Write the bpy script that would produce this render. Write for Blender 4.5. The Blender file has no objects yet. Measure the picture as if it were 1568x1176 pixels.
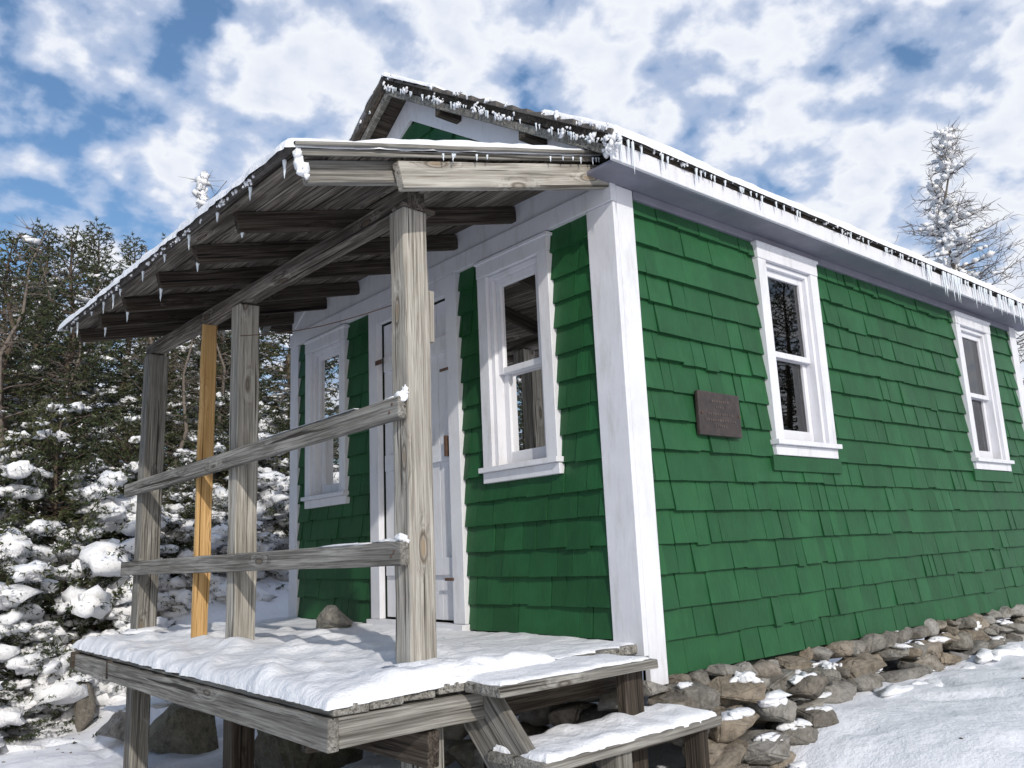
import bpy, bmesh, math, random
import numpy as np
from mathutils import Vector, Matrix, noise as mn
random.seed(7); rng=np.random.default_rng(7)
scene=bpy.context.scene
col=scene.collection
# ------------------------------------------------------------------ materials
def newmat(name):
    m=bpy.data.materials.new(name); m.use_nodes=True
    nt=m.node_tree; b=nt.nodes['Principled BSDF']
    return m,nt,b
def N(nt,t,**k):
    n=nt.nodes.new(t)
    for a,v in k.items():
        if a in n.inputs.keys(): n.inputs[a].default_value=v
        else: setattr(n,a,v)
    return n
def L(nt,a,b): nt.links.new(a,b)
def ramp(nt,src,stops,interp='LINEAR'):
    r=nt.nodes.new('ShaderNodeValToRGB'); e=r.color_ramp.elements
    r.color_ramp.interpolation=interp
    while len(e)<len(stops): e.new(0.5)
    for i,(p,c) in enumerate(stops):
        e[i].position=p; e[i].color=(c[0],c[1],c[2],1) if not isinstance(c,(int,float)) else (c,c,c,1)
    L(nt,src,r.inputs[0]); return r.outputs[0]
def mix(nt,f,a,b,mode='MIX'):
    m=nt.nodes.new('ShaderNodeMix'); m.data_type='RGBA'; m.blend_type=mode
    for s,v in ((m.inputs[0],f),(m.inputs[6],a),(m.inputs[7],b)):
        if hasattr(v,'links'): L(nt,v,s)
        elif isinstance(v,(int,float)): s.default_value=v
        else: s.default_value=(v[0],v[1],v[2],1)
    return m.outputs[2]
def mapped(nt,scale,kind='Object',rand=True):
    tc=N(nt,'ShaderNodeTexCoord'); src=tc.outputs[kind]
    if rand:
        oi=N(nt,'ShaderNodeObjectInfo'); mu=N(nt,'ShaderNodeMath',operation='MULTIPLY'); mu.inputs[1].default_value=37.0
        L(nt,oi.outputs['Random'],mu.inputs[0])
        va=N(nt,'ShaderNodeVectorMath',operation='ADD'); L(nt,src,va.inputs[0]); L(nt,mu.outputs[0],va.inputs[1]); src=va.outputs[0]
    mp=N(nt,'ShaderNodeMapping'); mp.inputs['Scale'].default_value=scale; L(nt,src,mp.inputs[0]); return mp.outputs[0]
def noi(nt,vec,scale,detail=5,rough=.6,dist=0,dim='3D'):
    n=N(nt,'ShaderNodeTexNoise'); n.noise_dimensions=dim; n.inputs['Scale'].default_value=scale; n.inputs['Detail'].default_value=detail
    n.inputs['Roughness'].default_value=rough; n.inputs['Distortion'].default_value=dist
    if vec is not None: L(nt,vec,n.inputs['Vector'])
    return n.outputs[0]
def bump(nt,b,h,s=.3,d=.01,prev=None):
    bp=N(nt,'ShaderNodeBump'); bp.inputs['Strength'].default_value=s; bp.inputs['Distance'].default_value=d
    L(nt,h,bp.inputs['Height'])
    if prev is not None: L(nt,prev,bp.inputs['Normal'])
    L(nt,bp.outputs[0],b.inputs['Normal']); return bp.outputs[0]

def wood(name,dark,mid,light,knots=.1,crack=.5,stain=.45):
    m,nt,b=newmat(name)
    v=N(nt,'ShaderNodeTexVoronoi'); v.inputs['Scale'].default_value=1.0; L(nt,mapped(nt,(2.3,7.5,7.5)),v.inputs['Vector'])
    kd=v.outputs['Distance']
    warp=ramp(nt,kd,[(0,.9),(.32,0)])
    base=mapped(nt,(1.3,40,40))
    va=N(nt,'ShaderNodeVectorMath',operation='ADD'); L(nt,base,va.inputs[0])
    wm=N(nt,'ShaderNodeVectorMath',operation='MULTIPLY'); L(nt,warp,wm.inputs[0]); wm.inputs[1].default_value=(0,2.4,2.4); L(nt,wm.outputs[0],va.inputs[1])
    g=noi(nt,va.outputs[0],1.0,6,.68,.9)
    fine=noi(nt,mapped(nt,(3,140,140)),1.0,3,.6,.3)
    gm=N(nt,'ShaderNodeMath',operation='MULTIPLY_ADD'); L(nt,fine,gm.inputs[0]); gm.inputs[1].default_value=.42
    gs=N(nt,'ShaderNodeMath',operation='MULTIPLY'); L(nt,g,gs.inputs[0]); gs.inputs[1].default_value=.58; L(nt,gs.outputs[0],gm.inputs[2])
    g=gm.outputs[0]
    c=ramp(nt,g,[(.39,dark),(.49,mid),(.59,light)])
    big=noi(nt,mapped(nt,(1.8,5,5)),1.0,3)
    c=mix(nt,ramp(nt,big,[(.42,0),(.68,stain)]),c,dark)
    ck=noi(nt,mapped(nt,(.8,55,55)),1.0,2,.5,.5)
    cm=ramp(nt,ck,[(.325,.9),(.36,0)])
    c=mix(nt,cm,c,(dark[0]*.3,dark[1]*.27,dark[2]*.24))
    if knots:
        km=ramp(nt,kd,[(knots*.55,1),(knots*.8,.0)])
        ring=ramp(nt,kd,[(knots*.7,.0),(knots*.95,.85),(knots*1.3,0)])
        c=mix(nt,ring,c,(dark[0]*.6,dark[1]*.5,dark[2]*.4))
        c=mix(nt,km,c,(mid[0]*.8,mid[1]*.68,mid[2]*.55))
    L(nt,c,b.inputs['Base Color']); b.inputs['Roughness'].default_value=.9
    b.inputs['Specular IOR Level'].default_value=.25
    bw=mix(nt,cm,g,(0,0,0)); bump(nt,b,bw,crack,.010)
    return m
W_POST=wood('weathered_post',(.16,.145,.122),(.33,.308,.27),(.49,.465,.415),.13,.95,.4)
W_GREY=wood('weathered_grey',(.085,.078,.068),(.195,.185,.165),(.34,.33,.30),.10,.85)
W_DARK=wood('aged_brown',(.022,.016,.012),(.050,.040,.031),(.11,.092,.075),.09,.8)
W_UNDER=wood('aged_sheathing',(.038,.030,.023),(.125,.108,.09),(.31,.28,.24),.1,.7,.85)
W_NEW=wood('new_lumber',(.36,.21,.08),(.50,.31,.13),(.58,.38,.18),.08,.2,.2)
def paint(name,base,var,rough=.5,bs=.15,grime=.0,island=False,coords='Object'):
    m,nt,b=newmat(name)
    n1=noi(nt,mapped(nt,(1,1,1),coords,False),6,5,.65)
    lo=tuple(v*(1-var) for v in base); hi=tuple(min(1,v*(1+var)) for v in base)
    c=ramp(nt,n1,[(.3,lo),(.7,hi)])
    if island:
        ge=N(nt,'ShaderNodeNewGeometry')
        f=ramp(nt,ge.outputs['Random Per Island'],[(0,.82),(1,1.14)])
        c=mix(nt,1.0,c,f,'MULTIPLY')
        n4=noi(nt,mapped(nt,(3,3,1.2),coords,False),24,5,.78)
        c=mix(nt,ramp(nt,n4,[(.69,0),(.74,.5)]),c,(.15,.24,.18))
        n5=noi(nt,mapped(nt,(1.4,1.4,.5),coords,False),2.0,4,.7)
        c=mix(nt,ramp(nt,n5,[(.42,0),(.75,.6)]),c,(base[0]*.6,base[1]*.6,base[2]*.6))
        n6=noi(nt,mapped(nt,(14,14,2.2),coords,False),2.0,4,.7)
        c=mix(nt,ramp(nt,n6,[(.5,0),(.75,.4)]),c,(base[0]*1.7,base[1]*1.25,base[2]*1.3))
    if grime:
        n3=noi(nt,mapped(nt,(3,3,.6),coords,False),5,5,.7)
        c=mix(nt,ramp(nt,n3,[(.52,0),(.8,grime)]),c,(.35,.33,.30))
    L(nt,c,b.inputs['Base Color']); b.inputs['Roughness'].default_value=rough
    n2=noi(nt,mapped(nt,(30,30,4),coords,False),2.5,4,.65)
    bump(nt,b,n2,bs,.004); return m
GREEN=paint('green_shingle_paint',(.0155,.086,.0295),.16,.5,.65,0,True)
GREEN.node_tree.nodes['Principled BSDF'].inputs['Specular IOR Level'].default_value=.3
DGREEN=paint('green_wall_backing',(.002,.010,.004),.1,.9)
WHITE=paint('white_trim_paint',(.67,.675,.715),.05,.5,.35,.5)
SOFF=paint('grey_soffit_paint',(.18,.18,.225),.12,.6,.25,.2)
m,nt,b=newmat('window_glass'); nt.nodes.remove(b)
gl=N(nt,'ShaderNodeBsdfGlossy'); gl.inputs['Roughness'].default_value=.01; tr=N(nt,'ShaderNodeBsdfTransparent'); tr.inputs[0].default_value=(.55,.58,.6,1)
fr=N(nt,'ShaderNodeFresnel'); fr.inputs['IOR'].default_value=2.0; mx=N(nt,'ShaderNodeMixShader')
L(nt,fr.outputs[0],mx.inputs[0]);L(nt,tr.outputs[0],mx.inputs[1]);L(nt,gl.outputs[0],mx.inputs[2])
L(nt,mx.outputs[0],nt.nodes['Material Output'].inputs[0]); GLASS=m
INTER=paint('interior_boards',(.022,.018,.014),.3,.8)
def snowmat(name,base,s=.5,d=.05):
    m,nt,b=newmat(name)
    v=mapped(nt,(1,1,1),'Object',False)
    b.inputs['Base Color'].default_value=(*base,1); b.inputs['Roughness'].default_value=.65
    b.inputs['Specular IOR Level'].default_value=.3
    h=bump(nt,b,noi(nt,v,7,7,.62),s,d); bump(nt,b,noi(nt,v,90,2,.7),.5,.006,h)
    return m
SNOW=snowmat('snow',(.80,.81,.84),.6,.05); SNOWG=snowmat('snow_ground_mat',(.79,.80,.84),.45,.06)
m,nt,b=newmat('snow_on_trees'); b.inputs['Base Color'].default_value=(.82,.83,.855,1); b.inputs['Roughness'].default_value=.7; bump(nt,b,noi(nt,mapped(nt,(1,1,1),'Object',False),30,3,.7),.6,.02); SNOWT=m
m,nt,b=newmat('ice'); b.inputs['Base Color'].default_value=(.66,.71,.76,1); b.inputs['Roughness'].default_value=.08; b.inputs['Specular IOR Level'].default_value=.8; ICE=m
def stone(name,cols,moss=0):
    m,nt,b=newmat(name); v=mapped(nt,(1,1,1),'Object',False)
    ge=N(nt,'ShaderNodeNewGeometry')
    c=ramp(nt,ge.outputs['Random Per Island'],[(i/(len(cols)-1),k) for i,k in enumerate(cols)])
    n=noi(nt,v,14,7,.75); c=mix(nt,1.0,c,ramp(nt,n,[(.3,.42),(.5,1.0),(.70,1.4)]),'MULTIPLY')
    n2=noi(nt,v,8,5,.65); c=mix(nt,ramp(nt,n2,[(.56,0),(.68,.6)]),c,(.12,.10,.075) if not moss else (.05,.06,.02))
    n3=noi(nt,v,60,3,.7); c=mix(nt,ramp(nt,n3,[(.60,0),(.72,.45)]),c,(.5,.49,.46))
    L(nt,c,b.inputs['Base Color']); b.inputs['Roughness'].default_value=.92; b.inputs['Specular IOR Level'].default_value=.2
    bump(nt,b,noi(nt,v,22,7,.75),1.0,.03); return m
STONE=stone('field_stone',[(.25,.235,.205),(.35,.335,.305),(.18,.168,.148),(.30,.25,.19),(.39,.375,.35),(.23,.215,.19),(.33,.31,.28)])
MOSSY=stone('mossy_boulder_mat',[(.15,.14,.11),(.22,.21,.17)],1)
def simple(name,c,r=.8,bs=None):
    m,nt,b=newmat(name); v=mapped(nt,(1,1,1),'Object',False)
    n=noi(nt,v,25,4,.7); L(nt,ramp(nt,n,[(.3,tuple(x*.6 for x in c)),(.7,tuple(min(1,x*1.35) for x in c))]),b.inputs['Base Color'])
    b.inputs['Roughness'].default_value=r
    if bs: bump(nt,b,n,bs,.01)
    return m
ROOF=simple('roof_shingles',(.10,.09,.082),.9,.5); BARK=simple('bark',(.10,.075,.055),.9); DEADBARK=simple('dead_bark',(.15,.125,.105),.9)
RUST=simple('rusty_iron',(.10,.055,.035),.7); SIGNM=simple('sign_wood',(.043,.032,.029),.4,.3); SIGNT=simple('sign_letters',(.075,.058,.052),.45)
m,nt,b=newmat('spruce_needles'); ge=N(nt,'ShaderNodeNewGeometry')
v=mapped(nt,(1,1,1),'Object',False); n=noi(nt,v,2.0,2)
c=ramp(nt,n,[(.32,(.018,.027,.009)),(.5,(.040,.055,.018)),(.68,(.09,.090,.034))])
c=mix(nt,1.0,c,ramp(nt,ge.outputs['Random Per Island'],[(0,.6),(1,1.4)]),'MULTIPLY')
L(nt,c,b.inputs['Base Color']); b.inputs['Roughness'].default_value=.6; NEEDLE=m

# ------------------------------------------------------------------ helpers
def empty(name,loc=(0,0,0)):
    o=bpy.data.objects.new(name,None); o.empty_display_size=.2; col.objects.link(o); o.location=loc; return o
def mobj(name,verts,faces,mats,mi=None,parent=None,smooth=False,bev=0):
    me=bpy.data.meshes.new(name); me.from_pydata([tuple(v) for v in verts],[],faces)
    for m in (mats if isinstance(mats,(list,tuple)) else [mats]): me.materials.append(m)
    if mi is not None: me.polygons.foreach_set('material_index',mi)
    if smooth: me.polygons.foreach_set('use_smooth',[True]*len(me.polygons))
    me.update(); o=bpy.data.objects.new(name,me); col.objects.link(o)
    if parent: o.parent=parent
    if bev:
        md=o.modifiers.new('b','BEVEL'); md.width=bev; md.segments=2; md.limit_method='ANGLE'
    return o
def trimesh(name,V,F,MI,mats,smooth=None):
    me=bpy.data.meshes.new(name); V=np.asarray(V,np.float32);F=np.asarray(F,np.int32)
    me.vertices.add(len(V)); me.vertices.foreach_set('co',V.ravel())
    me.loops.add(F.size); me.loops.foreach_set('vertex_index',F.ravel())
    me.polygons.add(len(F)); me.polygons.foreach_set('loop_start',np.arange(0,F.size,3,dtype=np.int32))
    for m in mats: me.materials.append(m)
    me.polygons.foreach_set('material_index',np.asarray(MI,np.int32))
    if smooth is not None: me.polygons.foreach_set('use_smooth',np.asarray(smooth,bool))
    me.update(calc_edges=True); me.validate(); return me
BF=[(0,3,2,1),(4,5,6,7),(0,1,5,4),(1,2,6,5),(2,3,7,6),(3,0,4,7)]
class Boxes:
    def __init__(s): s.v=[];s.f=[];s.m=[]
    def box(s,M,a0,a1,d0,d1,z0,z1,mi=0):
        n=len(s.v)
        for z in(z0,z1):
            for a,d in((a0,d0),(a1,d0),(a1,d1),(a0,d1)): s.v.append(M(a,d,z))
        s.f+=[tuple(n+i for i in f) for f in BF]; s.m+=[mi]*6
    def hexa(s,pts,mi=0):
        n=len(s.v); s.v+=pts; s.f+=[tuple(n+i for i in f) for f in BF]; s.m+=[mi]*6
    def obj(s,name,mats,parent=None,bev=0):
        o=mobj(name,s.v,s.f,mats,s.m,parent,False,0)
        bm=bmesh.new(); bm.from_mesh(o.data); bmesh.ops.recalc_face_normals(bm,faces=bm.faces); bm.to_mesh(o.data); bm.free()
        if bev:
            md=o.modifiers.new('b','BEVEL'); md.width=bev; md.segments=2; md.limit_method='ANGLE'
        return o
def beam(name,p0,p1,w,h,mat,parent,up=(0,0,1),jit=.0022,bev=.005):
    p0=Vector(p0);p1=Vector(p1);X=(p1-p0);ln=X.length;X.normalize()
    Z=Vector(up);Z=(Z-X*Z.dot(X)).normalized();Y=Z.cross(X)
    n=max(2,int(ln/.10)); vs=[];fs=[]
    sd=random.random()*50
    for i in range(n+1):
        x=ln*i/n
        for k,(a,b_) in enumerate(((-1,-1),(1,-1),(1,1),(-1,1))):
            q=mn.noise(Vector((x*3+sd,k*7.3,0)))*jit*1.6+random.uniform(-1,1)*jit*.35; r=mn.noise(Vector((x*3+sd,k*7.3,9)))*jit*1.6+random.uniform(-1,1)*jit*.35
            vs.append((x+(random.uniform(-1,1)*jit*2 if i in(0,n) else 0),a*w/2+q,b_*h/2+r))
    for i in range(n):
        for k in range(4):
            a=i*4+k;b_=i*4+(k+1)%4; fs.append((a,b_,b_+4,a+4))
    fs.append((3,2,1,0)); e=n*4; fs.append((e,e+1,e+2,e+3))
    o=mobj(name,vs,fs,mat,None,parent,False,bev)
    M=Matrix((X,Y,Z)).transposed().to_4x4(); M.translation=p0; o.matrix_basis=M
    return o
def ico(s):
    bm=bmesh.new(); bmesh.ops.create_icosphere(bm,subdivisions=s,radius=1)
    V=np.array([v.co[:] for v in bm.verts]);F=np.array([[v.index for v in f.verts] for f in bm.faces]);bm.free();return V,F
ICO={s:ico(s) for s in(1,2,3,4)}
def blob(s,c,r,rough=.18,R=None,freq=2.2):
    V,F=ICO[s]; d=np.ones(len(V))
    for k in range(5):
        w=rng.normal(size=3)*freq*(1+.5*k); d+=rough/(1+.6*k)*np.sin(V@w+rng.uniform(0,6.3))
    P=V*d[:,None]*np.asarray(r)
    if R is not None: P=P@R.T
    return P+np.asarray(c),F
class Tri:
    def __init__(s): s.V=[];s.F=[];s.M=[];s.S=[];s.n=0
    def add(s,V,F,mi,sm=False):
        s.V.append(V);s.F.append(np.asarray(F)+s.n);s.M.append(np.full(len(F),mi));s.S.append(np.full(len(F),sm));s.n+=len(V)
    def mesh(s,name,mats): return trimesh(name,np.concatenate(s.V),np.concatenate(s.F),np.concatenate(s.M),mats,np.concatenate(s.S))
    def obj(s,name,mats,parent=None):
        o=bpy.data.objects.new(name,s.mesh(name,mats)); col.objects.link(o)
        if parent:o.parent=parent
        return o
def rotz(a): c,s=math.cos(a),math.sin(a); return np.array([[c,-s,0],[s,c,0],[0,0,1.]])
def rotx(a): c,s=math.cos(a),math.sin(a); return np.array([[1.,0,0],[0,c,-s],[0,s,c]])
def roty(a): c,s=math.cos(a),math.sin(a); return np.array([[c,0,s],[0,1.,0],[-s,0,c]])
def rsub(rs,h):
    out=[]
    for (a0,a1,z0,z1) in rs:
        A0,A1,Z0,Z1=h
        if a1<=A0 or a0>=A1 or z1<=Z0 or z0>=Z1: out.append((a0,a1,z0,z1));continue
        if z0<Z0: out.append((a0,a1,z0,Z0))
        if z1>Z1: out.append((a0,a1,Z1,z1))
        m0,m1=max(z0,Z0),min(z1,Z1)
        if a0<A0: out.append((a0,A0,m0,m1))
        if a1>A1: out.append((A1,a1,m0,m1))
    return out
def tube(T,pts,rad,mi,k=6,sm=True):
    pts=np.asarray(pts,float);n=len(pts);V=[];F=[]
    for i,p in enumerate(pts):
        t=pts[min(i+1,n-1)]-pts[max(i-1,0)];t/=np.linalg.norm(t)+1e-9
        a=np.cross(t,[0,0,1.]) if abs(t[2])<.9 else np.cross(t,[1.,0,0]);a/=np.linalg.norm(a);b=np.cross(t,a)
        for j in range(k):
            th=2*math.pi*j/k;V.append(p+rad[i]*(a*math.cos(th)+b*math.sin(th)))
    for i in range(n-1):
        for j in range(k):
            q=i*k+j;r=i*k+(j+1)%k;F+=[(q,r,r+k),(q,r+k,q+k)]
    T.add(np.array(V),F,mi,sm)

# ------------------------------------------------------------------ dimensions
Wd=3.37; Ln=5.06; SL=.634; RZ=3.62; RY=Wd/2
cabin=empty('wooden_cabin')
MS=lambda a,d,z:(a,-d,z)
MF=lambda a,d,z:(-d,a,z)
MB=lambda a,d,z:(a,Wd+d,z)
ME=lambda a,d,z:(Ln+d,a,z)
side_w=[(1.147,1.783,1.018,2.224),(3.791,4.459,1.018,2.224)]
front_w=[(.429,1.016,.931,2.169),(2.527,3.118,.931,2.169)]
back_w=[(2.0,2.65,1.018,2.2)]
DY0,DY1=1.224,2.205
def opening(w): return (w[0]+.085,w[1]-.085,w[2]+.085,w[3]-.085)
B=Boxes()
def wall(M,a0,a1,z0,z1,holes,t=.1):
    rs=[(a0,a1,z0,z1)]
    for h in holes: rs=rsub(rs,h)
    for r in rs: B.box(M,r[0],r[1],-t,-.0,r[2],r[3],0)
wall(MS,.1,Ln-.1,-.03,2.30,[opening(w) for w in side_w])
wall(MF,0,Wd,.10,2.44,[opening(w) for w in front_w]+[(DY0+.1,DY1-.1,0.16,2.08)])
wall(MB,.1,Ln-.1,-.03,2.30,[opening(w) for w in back_w])
wall(ME,0,Wd,-.03,2.44,[])
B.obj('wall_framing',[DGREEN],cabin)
for nm,x0,x1 in(('gable_front',-.0,.1),('gable_back',Ln-.1,Ln)):
    zb=2.44;zt=RZ-.07; zz=zb+.001
    ylo=RY-(zt-zz)/SL
    vs=[(x0,ylo,zz),(x0,Wd-ylo,zz),(x0,RY,zt),(x1,ylo,zz),(x1,Wd-ylo,zz),(x1,RY,zt)]
    mobj(nm,vs,[(0,1,2),(5,4,3),(0,3,4,1),(1,4,5,2),(2,5,3,0)],DGREEN,None,cabin)
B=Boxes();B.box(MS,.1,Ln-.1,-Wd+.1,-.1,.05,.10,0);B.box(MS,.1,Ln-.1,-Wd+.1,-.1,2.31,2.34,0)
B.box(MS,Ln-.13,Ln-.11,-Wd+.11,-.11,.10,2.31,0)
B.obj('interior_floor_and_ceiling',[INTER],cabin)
# ---- shingles
def siding(name,M,a0,a1,z0,nrow,exp,holes,clip=None):
    B=Boxes()
    for r in range(nrow):
        zb=z0+r*exp; a=a0-random.uniform(0,.1)
        dz=random.uniform(-.003,.003) if r else 0; ph=random.uniform(0,9)
        while a<a1:
            w=random.choice((.08,.10,.12,.15,.17,.2,.23))*random.uniform(.9,1.1)
            l,rr=max(a,a0),min(a+w-random.choice((.0015,.002,.0035,.006)),a1); a+=w
            if rr-l<.012: continue
            zl=zb+dz+.004*math.sin(a*1.3+ph)*(r>0)+random.uniform(-.002,.002)+(random.choice((-.010,.008,.006)) if random.random()<.09 else 0)
            if r==0: zl=zb+random.uniform(-.002,.002)
            zt=zb+exp+.016; db=.025+random.uniform(-.005,.005); dt=.004; tw=random.uniform(-.003,.003)
            tl=random.uniform(-.0015,.0015)
            rs=[(l,rr,zl,zt)]
            for h in holes: rs=rsub(rs,h)
            for (p,q,u,v) in rs:
                if q-p<.004 or v-u<.004: continue
                if clip:
                    v1,v2=clip(p),clip(q)
                    if min(v1,v2)<=u+.003: continue
                    tp,tq=min(v,v1),min(v,v2)
                else: tp=tq=v
                D=lambda z,s:dt+(db-dt)*(zt-z)/(zt-zl)+tw*s
                ul,ur=(u-tl,u+tl) if u==zl else (u,u)
                B.hexa([M(p,0.0005,ul),M(q,0.0005,ur),M(q,D(u,1),ur),M(p,D(u,-1),ul),M(p,0.0005,tp),M(q,0.0005,tq),M(q,D(tq,1),tq),M(p,D(tp,-1),tp)])
    return B.obj(name,[GREEN],cabin)
siding('side_shingles',MS,.119,Ln-.115,0.0,16,2.30/16,[(w[0]+.01,w[1]-.01,w[2]+.01,w[3]-.01) for w in side_w])
siding('front_shingles',MF,.151,Wd-.10,.162,15,2.04/15,[(w[0]+.01,w[1]-.01,w[2]+.01,w[3]-.01) for w in front_w]+[(DY0+.01,DY1-.01,-1,2.2),(0,9,2.192,3)])
siding('gable_shingles',MF,0,Wd,2.52,7,.136,[],lambda a:3.41-SL*abs(a-RY))
B=Boxes()
for w in side_w: B.box(MS,w[0]-.03,w[1]+.05,.0,.032,w[2]-.085,w[2]-.002)
B.obj('window_apron_boards',[GREEN],cabin,.003)
# ---- trim
B=Boxes()
B.box(MF,-.030,.149,.0,.030,.10,2.19)
B.box(MS,.001,.117,.0,.030,-.03,2.278)
B.box(MF,Wd-.105,Wd+.025,.0,.030,.10,2.19)
B.box(MS,Ln-.115,Ln+.02,.0,.030,-.03,2.278)
B.box(MF,-.03,Wd+.02,.0,.04,2.192,2.29)
B.box(MF,0,Wd,.0,.022,2.292,2.515)
B.box(MS,-.205,Ln+.21,.186,.206,2.285,2.375)
B.obj('corner_boards_and_eave_trim',[WHITE],cabin,.003)
B=Boxes()
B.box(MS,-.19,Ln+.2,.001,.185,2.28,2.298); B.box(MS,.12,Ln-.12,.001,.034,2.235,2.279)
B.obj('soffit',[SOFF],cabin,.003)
def rake(y0,y1,top,w,d0,d1,name,mat,x=0):
    B=Boxes(); za=top-SL*abs(y0-RY); zb_=top-SL*abs(y1-RY)
    B.hexa([(x-d0,y0,za-w),(x-d0,y1,zb_-w),(x-d1,y1,zb_-w),(x-d1,y0,za-w),(x-d0,y0,za),(x-d0,y1,zb_),(x-d1,y1,zb_),(x-d1,y0,za)])
    B.obj(name,[mat],cabin,.003)
rake(.0,RY-.001,RZ-.075,.17,.0,.03,'rake_board',WHITE); rake(RY+.001,Wd,RZ-.075,.17,.0,.03,'rake_board_far',WHITE)
# ---- roof
rx0,rx1=-.2,Ln+.2
def slope(sgn):
    B=Boxes(); th=.045
    def pt(s,x,off): return (x,RY-sgn*s,RZ-.02-SL*s+off)
    smax=RY+.2
    B.hexa([pt(0,rx0,-th),pt(0,rx1,-th),pt(smax,rx1,-th),pt(smax,rx0,-th),pt(0,rx0,0),pt(0,rx1,0),pt(smax,rx1,0),pt(smax,rx0,0)],0)
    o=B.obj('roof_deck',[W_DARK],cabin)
    B=Boxes(); n=17
    for i in range(n):
        s0=smax+.02-(i+1)*(smax+.02)/n; s1=smax+.02-i*(smax+.02)/n+.0
        x=rx0-.02
        j=random.uniform(-.014,.010)
        B.hexa([pt(s0,x+j,.001),pt(s0,rx1+.02,.001),pt(s1,rx1+.02,.001),pt(s1,x+j,.001),pt(s0,x+j,.006),pt(s0,rx1+.02,.006),pt(s1,rx1+.02,.032),pt(s1,x+j,.032)],0)
    B.obj('roof_shingle_courses',[ROOF],cabin)
slope(1);slope(-1)
rake(-.19,RY-.001,RZ-.075,.05,.16,.195,'barge_strip',W_GREY)
rake(RY+.001,Wd+.19,RZ-.075,.05,.16,.195,'barge_strip_far',W_GREY)
for yy in(.42,1.15):
    z=RZ-.13-SL*abs(yy-RY); beam('lookout',(-.19,yy,z-.0),(0,yy,z-.0),.05,.07,W_DARK,cabin)
# ---- windows
def window(name,M,w,glassd=-.05):
    a0,a1,z0,z1=w; B=Boxes(); c=.08
    B.box(M,a0,a0+c,.0,.044,z0+.075,z1-.0865)
    B.box(M,a1-c,a1,.0,.044,z0+.075,z1-.0865)
    B.box(M,a0-.002,a1+.002,.0,.047,z1-.085,z1)
    B.box(M,a0-.012,a1+.012,.0,.054,z1-.006,z1+.012)
    B.box(M,a0-.006,a1+.006,.0,.042,z0,z0+.055)
    B.box(M,a0-.016,a1+.016,-.04,.068,z0+.056,z0+.083)
    b0,b1,y0,y1=a0+c+.001,a1-c-.001,z0+.084,z1-.087
    t=.028
    B.box(M,b0,b0+t,-.09,.022,y0,y1-.001);B.box(M,b1-t,b1,-.09,.022,y0,y1-.001);B.box(M,b0+t+.001,b1-t-.001,-.09,.022,y1-t,y1-.001)
    b0+=t+.001;b1-=t+.001;y1-=t+.001; zm=(y0+y1)/2; s=.038
    def sash(d0,d1,u,v,bot,top):
        B.box(M,b0,b0+s,d0,d1,u,v);B.box(M,b1-s,b1,d0,d1,u,v)
        B.box(M,b0+s+.0005,b1-s-.0005,d0,d1-.001,u,u+bot);B.box(M,b0+s+.0005,b1-s-.0005,d0,d1-.001,v-top,v)
        gd=(d0+d1)/2
        n=len(B.v);B.v+=[M(b0+s-.004,gd,u+bot-.004),M(b1-s+.004,gd,u+bot-.004),M(b1-s+.004,gd,v-top+.004),M(b0+s-.004,gd,v-top+.004)]
        B.f.append((n,n+1,n+2,n+3));B.m.append(1)
    sash(-.032,-.002,zm-.018,y1,.034,.04)
    sash(-.068,-.036,y0,zm+.016,.075,.034)
    me=bpy.data.meshes.new(name);me.from_pydata(B.v,[],B.f);me.materials.append(WHITE);me.materials.append(GLASS);me.polygons.foreach_set('material_index',B.m)
    o=bpy.data.objects.new(name,me);col.objects.link(o);o.parent=cabin
    md=o.modifiers.new('b','BEVEL');md.width=.0025;md.segments=2;md.limit_method='ANGLE'
for i,w in enumerate(side_w): window('side_window_%d'%(i+1),MS,w)
for i,w in enumerate(front_w): window('front_window_%d'%(i+1),MF,w)
for w in back_w: window('back_window',MB,w)
# ---- door
B=Boxes()
B.box(MF,DY0,DY0+.105,.0,.042,.19,2.19);B.box(MF,DY1-.105,DY1,.0,.042,.19,2.19);B.box(MF,DY0+.106,DY1-.106,.0,.038,2.08,2.19)
B.box(MF,DY0-.01,DY1+.01,.0,.07,.145,.188)
n=5; wdt=(DY1-DY0-.225)/n
for i in range(n):
    a=DY0+.115+i*wdt; B.box(MF,a,a+wdt-.004,-.04,-.008,.20,2.07)
for z in(.5,1.15,1.8): B.box(MF,DY0+.14,DY1-.14,-.007,.013,z-.05,z+.05)
B.obj('plank_door',[WHITE],cabin,.002)
B=Boxes();B.box(MF,DY0+.10,DY1-.10,-.09,-.07,.19,2.1);B.obj('door_backing',[DGREEN],cabin)
B=Boxes()
for z in(.42,1.62): B.box(MF,DY0+.09,DY0+.17,.043,.048,z,z+.016)
B.box(MF,DY1-.17,DY1-.09,.043,.047,1.80,1.83);B.box(MF,DY0+.135,DY0+.155,.0,.04,1.12,1.24)
B.obj('door_hardware',[RUST],cabin)
# ---- sign
sg=empty('wooden_sign')
o=beam('sign_board',(.478,-.036,1.202),(.828,-.036,1.20),.022,.222,SIGNM,sg)
for r,(z,w) in enumerate(((1.265,.13),(1.235,.07),(1.20,.2),(1.168,.24),(1.14,.10))):
    B=Boxes();a=.65-w/2
    while a<.65+w/2:
        q=random.uniform(.008,.016);B.box(MS,a,a+q,.046,.0490,z-.006,z+.007);a+=q+.006
    B.obj('letter_row_%d'%r,[SIGNT],sg)
B=Boxes()
for a in(.50,.81): B.box(MS,a-.005,a+.005,.046,.052,1.2-.005,1.2+.005)
B.obj('screws',[RUST],sg)

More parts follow.
